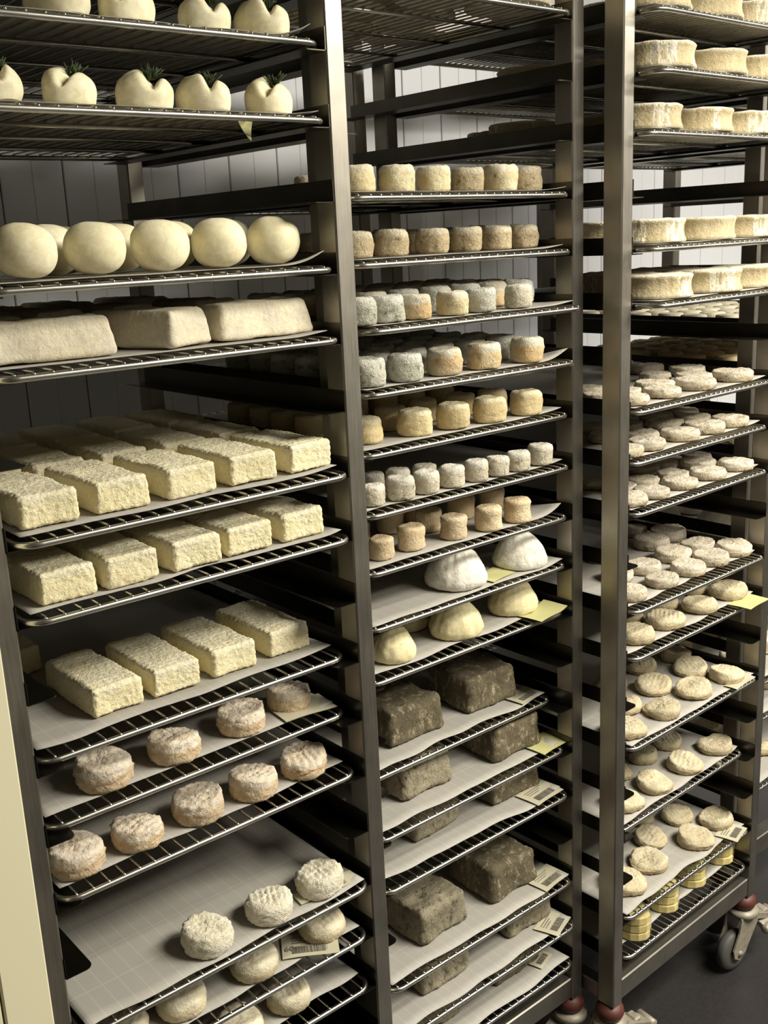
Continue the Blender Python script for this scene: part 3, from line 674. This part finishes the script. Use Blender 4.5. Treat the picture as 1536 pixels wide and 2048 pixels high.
# ---- wheels
def wheels(r, k, ys0):
    for j, y in enumerate(ys0):
        xs = [.072, .212, .340] if j % 2 == 0 else [.140, .268]
        for i, x in enumerate(xs):
            X, Y = place(r, x+.004, y+TR[r][k])
            put(r, k, X, Y, 'wheel', rz=random.uniform(0, 6.28), s=1.0, sz=1.05, name='large_cheese', look='low wide cheese wheel', group='wrinkled cheese wheels, '+tray_no[r, k])
for k in (0, 1, 2, 4, 5): wheels('C', k, [.060, .174, .288, .402] if k in (0, 1, 2) else [.060, .174])
wheels('B', 0, [.060, .174, .288, .402])
# ---- bottom tray of the right rack: cling-wrapped stacks of half rounds
FILM, nt, bs = mat('cling_film'); bs.inputs['Base Color'].default_value = (1, 1, .97, 1); bs.inputs['Roughness'].default_value = .12; bs.inputs['Transmission Weight'].default_value = 1; bs.inputs['IOR'].default_value = 1.06; bs.inputs['Alpha'].default_value = .35
def halfround(z0, z1, R, seed):
    o = [(R*math.cos(a), R*math.sin(a)) for a in [math.radians(60+q) for q in (0, 26, 52, 78, 104, 130, 156, 182)]] + [(-.1*R, -.95*R), (.62*R, -.5*R)]
    c = 1
    b = MB(); n = len(o); e = .0015
    rings = [[(x*.96, y*.96, z0) for x, y in o], [(x, y, z0+e) for x, y in o], [(x, y, z1-e) for x, y in o], [(x*.96, y*.96, z1) for x, y in o]]
    vs = [p for q in rings for p in q]; fs = [tuple(range(n-1, -1, -1)), tuple(3*n+i for i in range(n))]
    for q in range(3): fs += [(q*n+i, q*n+(i+1)%n, (q+1)*n+(i+1)%n, (q+1)*n+i) for i in range(n)]
    b.add(vs, fs); return b
cc = [MT['slice'], MT['cream']]
for i, (x, y, Rr) in enumerate(DATA['C19']):
    t = obj('wrapped_cheese', None, None, (x+.010, y+.014, lev('C', 19)+LTOP), .25)
    t.scale = (1.12, 1.12, 1.12)
    for q in range(3):
        o = obj('cheese_half', halfround(q*.0145+.0006, q*.0145+.0142, .0285, i).mesh('cheese_half', MT['slice']), t, (random.uniform(-.001, .001), random.uniform(-.001, .001), 0), random.uniform(-.05, .05))
    o = obj('film', halfround(.0002, .0450, .0305, i).mesh('film', FILM), t); o['label'] = 'clear cling film around the halves'
    tag(t, 'stack of three film-wrapped yellow cheese halves, %s from left, bottom tray of right rack' % ordw[i], 'cheese', 'film-wrapped cheese stacks on the bottom tray')
# ---- far right rack
for k, sh in ((6, 'discg'), (7, 'disc')):
    for j in range(7):
        for i in range(6):
            X, Y = place('D', .040+i*.0640+(.010 if j % 2 else -.008)+random.uniform(-.002, .002), .036+j*.0655)
            put('D', k, X, Y, sh, rz=random.uniform(0, 6), name='thin_cheese', look={6: 'thin greyish cheese', 7: 'thin tan cheese'}[k], group={6: 'thin round cheeses in the upper crowded tray', 7: 'thin round cheeses in the lower crowded tray'}[k])
for k, sh in ((9, 'gold'), (10, 'creamc'), (12, 'domew'), (13, 'creamc'), (15, 'orange'), (16, 'creamc'), (18, 'creamc')):
    for j in range(3):
        for i in range(3):
            X, Y = place('D', .08+i*.13, .08+j*.14)
            put('D', k, X, Y, sh, rz=random.uniform(0, 6), s=1 if sh not in ('gold', 'orange') else 1.3, sz=1, name='cheese_round', look='pale cheese', group='cheeses glimpsed in the far right rack')

# ---- labels that single out each cheese by row and place
for key, L in placed.items():
    if key == 'n': continue
    r, k = key; L = [l for l in L if l[4] is None]
    if not L: continue
    L.sort(key=lambda l: l[1]); rows = [[L[0]]]; gap = .052 if L[0][3].startswith(('tapered', 'rough', 'low')) else .030
    for l in L[1:]:
        if l[1]-rows[-1][0][1] > gap: rows.append([l])
        else: rows[-1].append(l)
    if r == 'D': gap = .03
    for j, row in enumerate(rows):
        row.sort(key=lambda l: l[0])
        rn = 'front row' if j == 0 else '%s row' % ordw[j]
        for i, l in enumerate(row):
            pos = ('%s from left' % ordw[i]) if i < len(row)-1 else 'rightmost'
            if len(rows) == 1: l[2]['label'] = '%s, %s, %s' % (l[3], pos, tray_no[r, k])
            else: l[2]['label'] = '%s, %s, %s, %s' % (l[3], pos, rn, tray_no[r, k])

# ------------------------------------------------------------------ paper tags
def paper_tag(r, k, x, y, rz, w_, h_, m, label, bars=True, text=None, droop=0):
    b = MB(); n = 8; vs = []
    for l in (0, 1):
        for j in range(n+1):
            for i in range(n+1):
                u, v = i/n, j/n; z = .0014+.0008*math.sin(u*5+v*3)+droop*max(0, u-.6)**2
                vs.append(((u-.5)*w_, (v-.5)*h_, z-.0004*l))
    N = (n+1)**2; fs = []
    for j in range(n):
        for i in range(n): a = j*(n+1)+i; q = (a, a+1, a+n+2, a+n+1); fs += [q, tuple(N+t for t in q[::-1])]
    b.add(vs, fs, True)
    o = obj('paper_tag', b.mesh('paper_tag', m), None, (x, y, lev(r, k)+LTOP), rz); tag(o, label, 'label', 'paper tags on the trays')
    if bars:
        b = MB(); xx = -w_*.32; random.seed(int(x*1000))
        while xx < w_*.3:
            q = random.choice((.0006, .0011, .0017)); b.box(xx, -h_*.36, .0019+.0006, xx+q, -h_*.08, .0023+.0006); xx += q+random.choice((.0007, .0012))
        for j in range(3): b.box(-w_*.32, h_*(.06+.1*j), .0025, w_*(.05+.1*j), h_*(.085+.1*j), .0028)
        p = obj('printed_barcode', b.mesh('printed_barcode', INK), o)
    if text:
        c = bpy.data.curves.new('printed_number', 'FONT'); c.body = text; c.size = .014; c.extrude = .0002; c.materials.append(INK)
        tmp = bpy.data.objects.new('tmp', c); me = bpy.data.meshes.new_from_object(tmp); bpy.data.objects.remove(tmp)
        p = obj('printed_number', me, o, (-w_*.46, -.012, .0028))
    return o
paper_tag('A', 15, .238, .030, -.55, .075, .050, TAGW, 'cream paper tag under a cheese near the bottom of the left rack', text='60')
paper_tag('A', 14, .262, .018, -.1, .090, .026, TAGW, 'cream paper tag under the rightmost white ridged cheese, left rack')
paper_tag('A', 11, .272, .058, -.1, .075, .048, TAGW, 'stained paper tag under the rightmost round cheese, eighth tray, left rack', bars=False)
paper_tag('B', 10, .655, .085, .2, .06, .04, TAGY, 'pale yellow tag between two white domes, middle rack', bars=False)
paper_tag('B', 11, .745, .068, .15, .075, .045, TAGY, 'pale yellow tag beside the right yellow dome, middle rack', bars=False, droop=.03)
paper_tag('B', 13, .752, .118, .15, .060, .040, TAGW, 'pale translucent tag right of the upper grey block, middle rack')
paper_tag('B', 14, .765, .085, .1, .065, .050, TAGY, 'yellowish folded tag at right of second pair of grey blocks, middle rack', bars=False)
paper_tag('B', 15, .745, .078, .1, .070, .048, TAGW, 'white printed tag at right of third pair of grey blocks, middle rack')
paper_tag('B', 17, .752, .070, .12, .066, .046, TAGW, 'white printed tag beside the darkest grey block, middle rack')
paper_tag('B', 18, .750, .056, .35, .060, .045, TAGW, 'pale tag with barcode on the second tray from bottom, middle rack')
paper_tag('B', 19, .742, .082, .3, .045, .035, TAGW, 'pale tag on the bottom tray of the middle rack')
paper_tag('C', 12, 1.212, -.010, .1, .075, .045, TAGY, 'yellow paper tag hanging over the front edge, right rack', bars=False)
paper_tag('C', 18, 1.222, .012, .25, .060, .045, TAGW, 'white printed tag under the rightmost cheese, second tray from bottom, right rack')
paper_tag('C', 14, 1.215, .002, .1, .075, .026, TAGW, 'white paper tag under rightmost cheese, eleventh tray, right rack', bars=False)
# the yellow paper corner that hangs below the second tray of the left rack
b = MB(); vs = []
for l in (0, 1):
    for j in range(9):
        v = j/8
        for i in range(5):
            u = i/4; ww = .020*(1-v)**.8+.0006
            vs.append(((u-.5)*ww+.008*v, .004*math.sin(v*2.5)+.002*(u-.5)+.0006*l, -.022*v))
fs = []
for j in range(8):
    for i in range(4): a = j*5+i; q = (a, a+1, a+6, a+5); fs += [q, tuple(45+t for t in q[::-1])]
b.add(vs, fs, True)
o = obj('paper_corner', b.mesh('paper_corner', TAGY), None, (.219, .012, lev('A', 2)+.001), 0); tag(o, 'yellow paper corner curling down below the second tray, left rack', 'label')
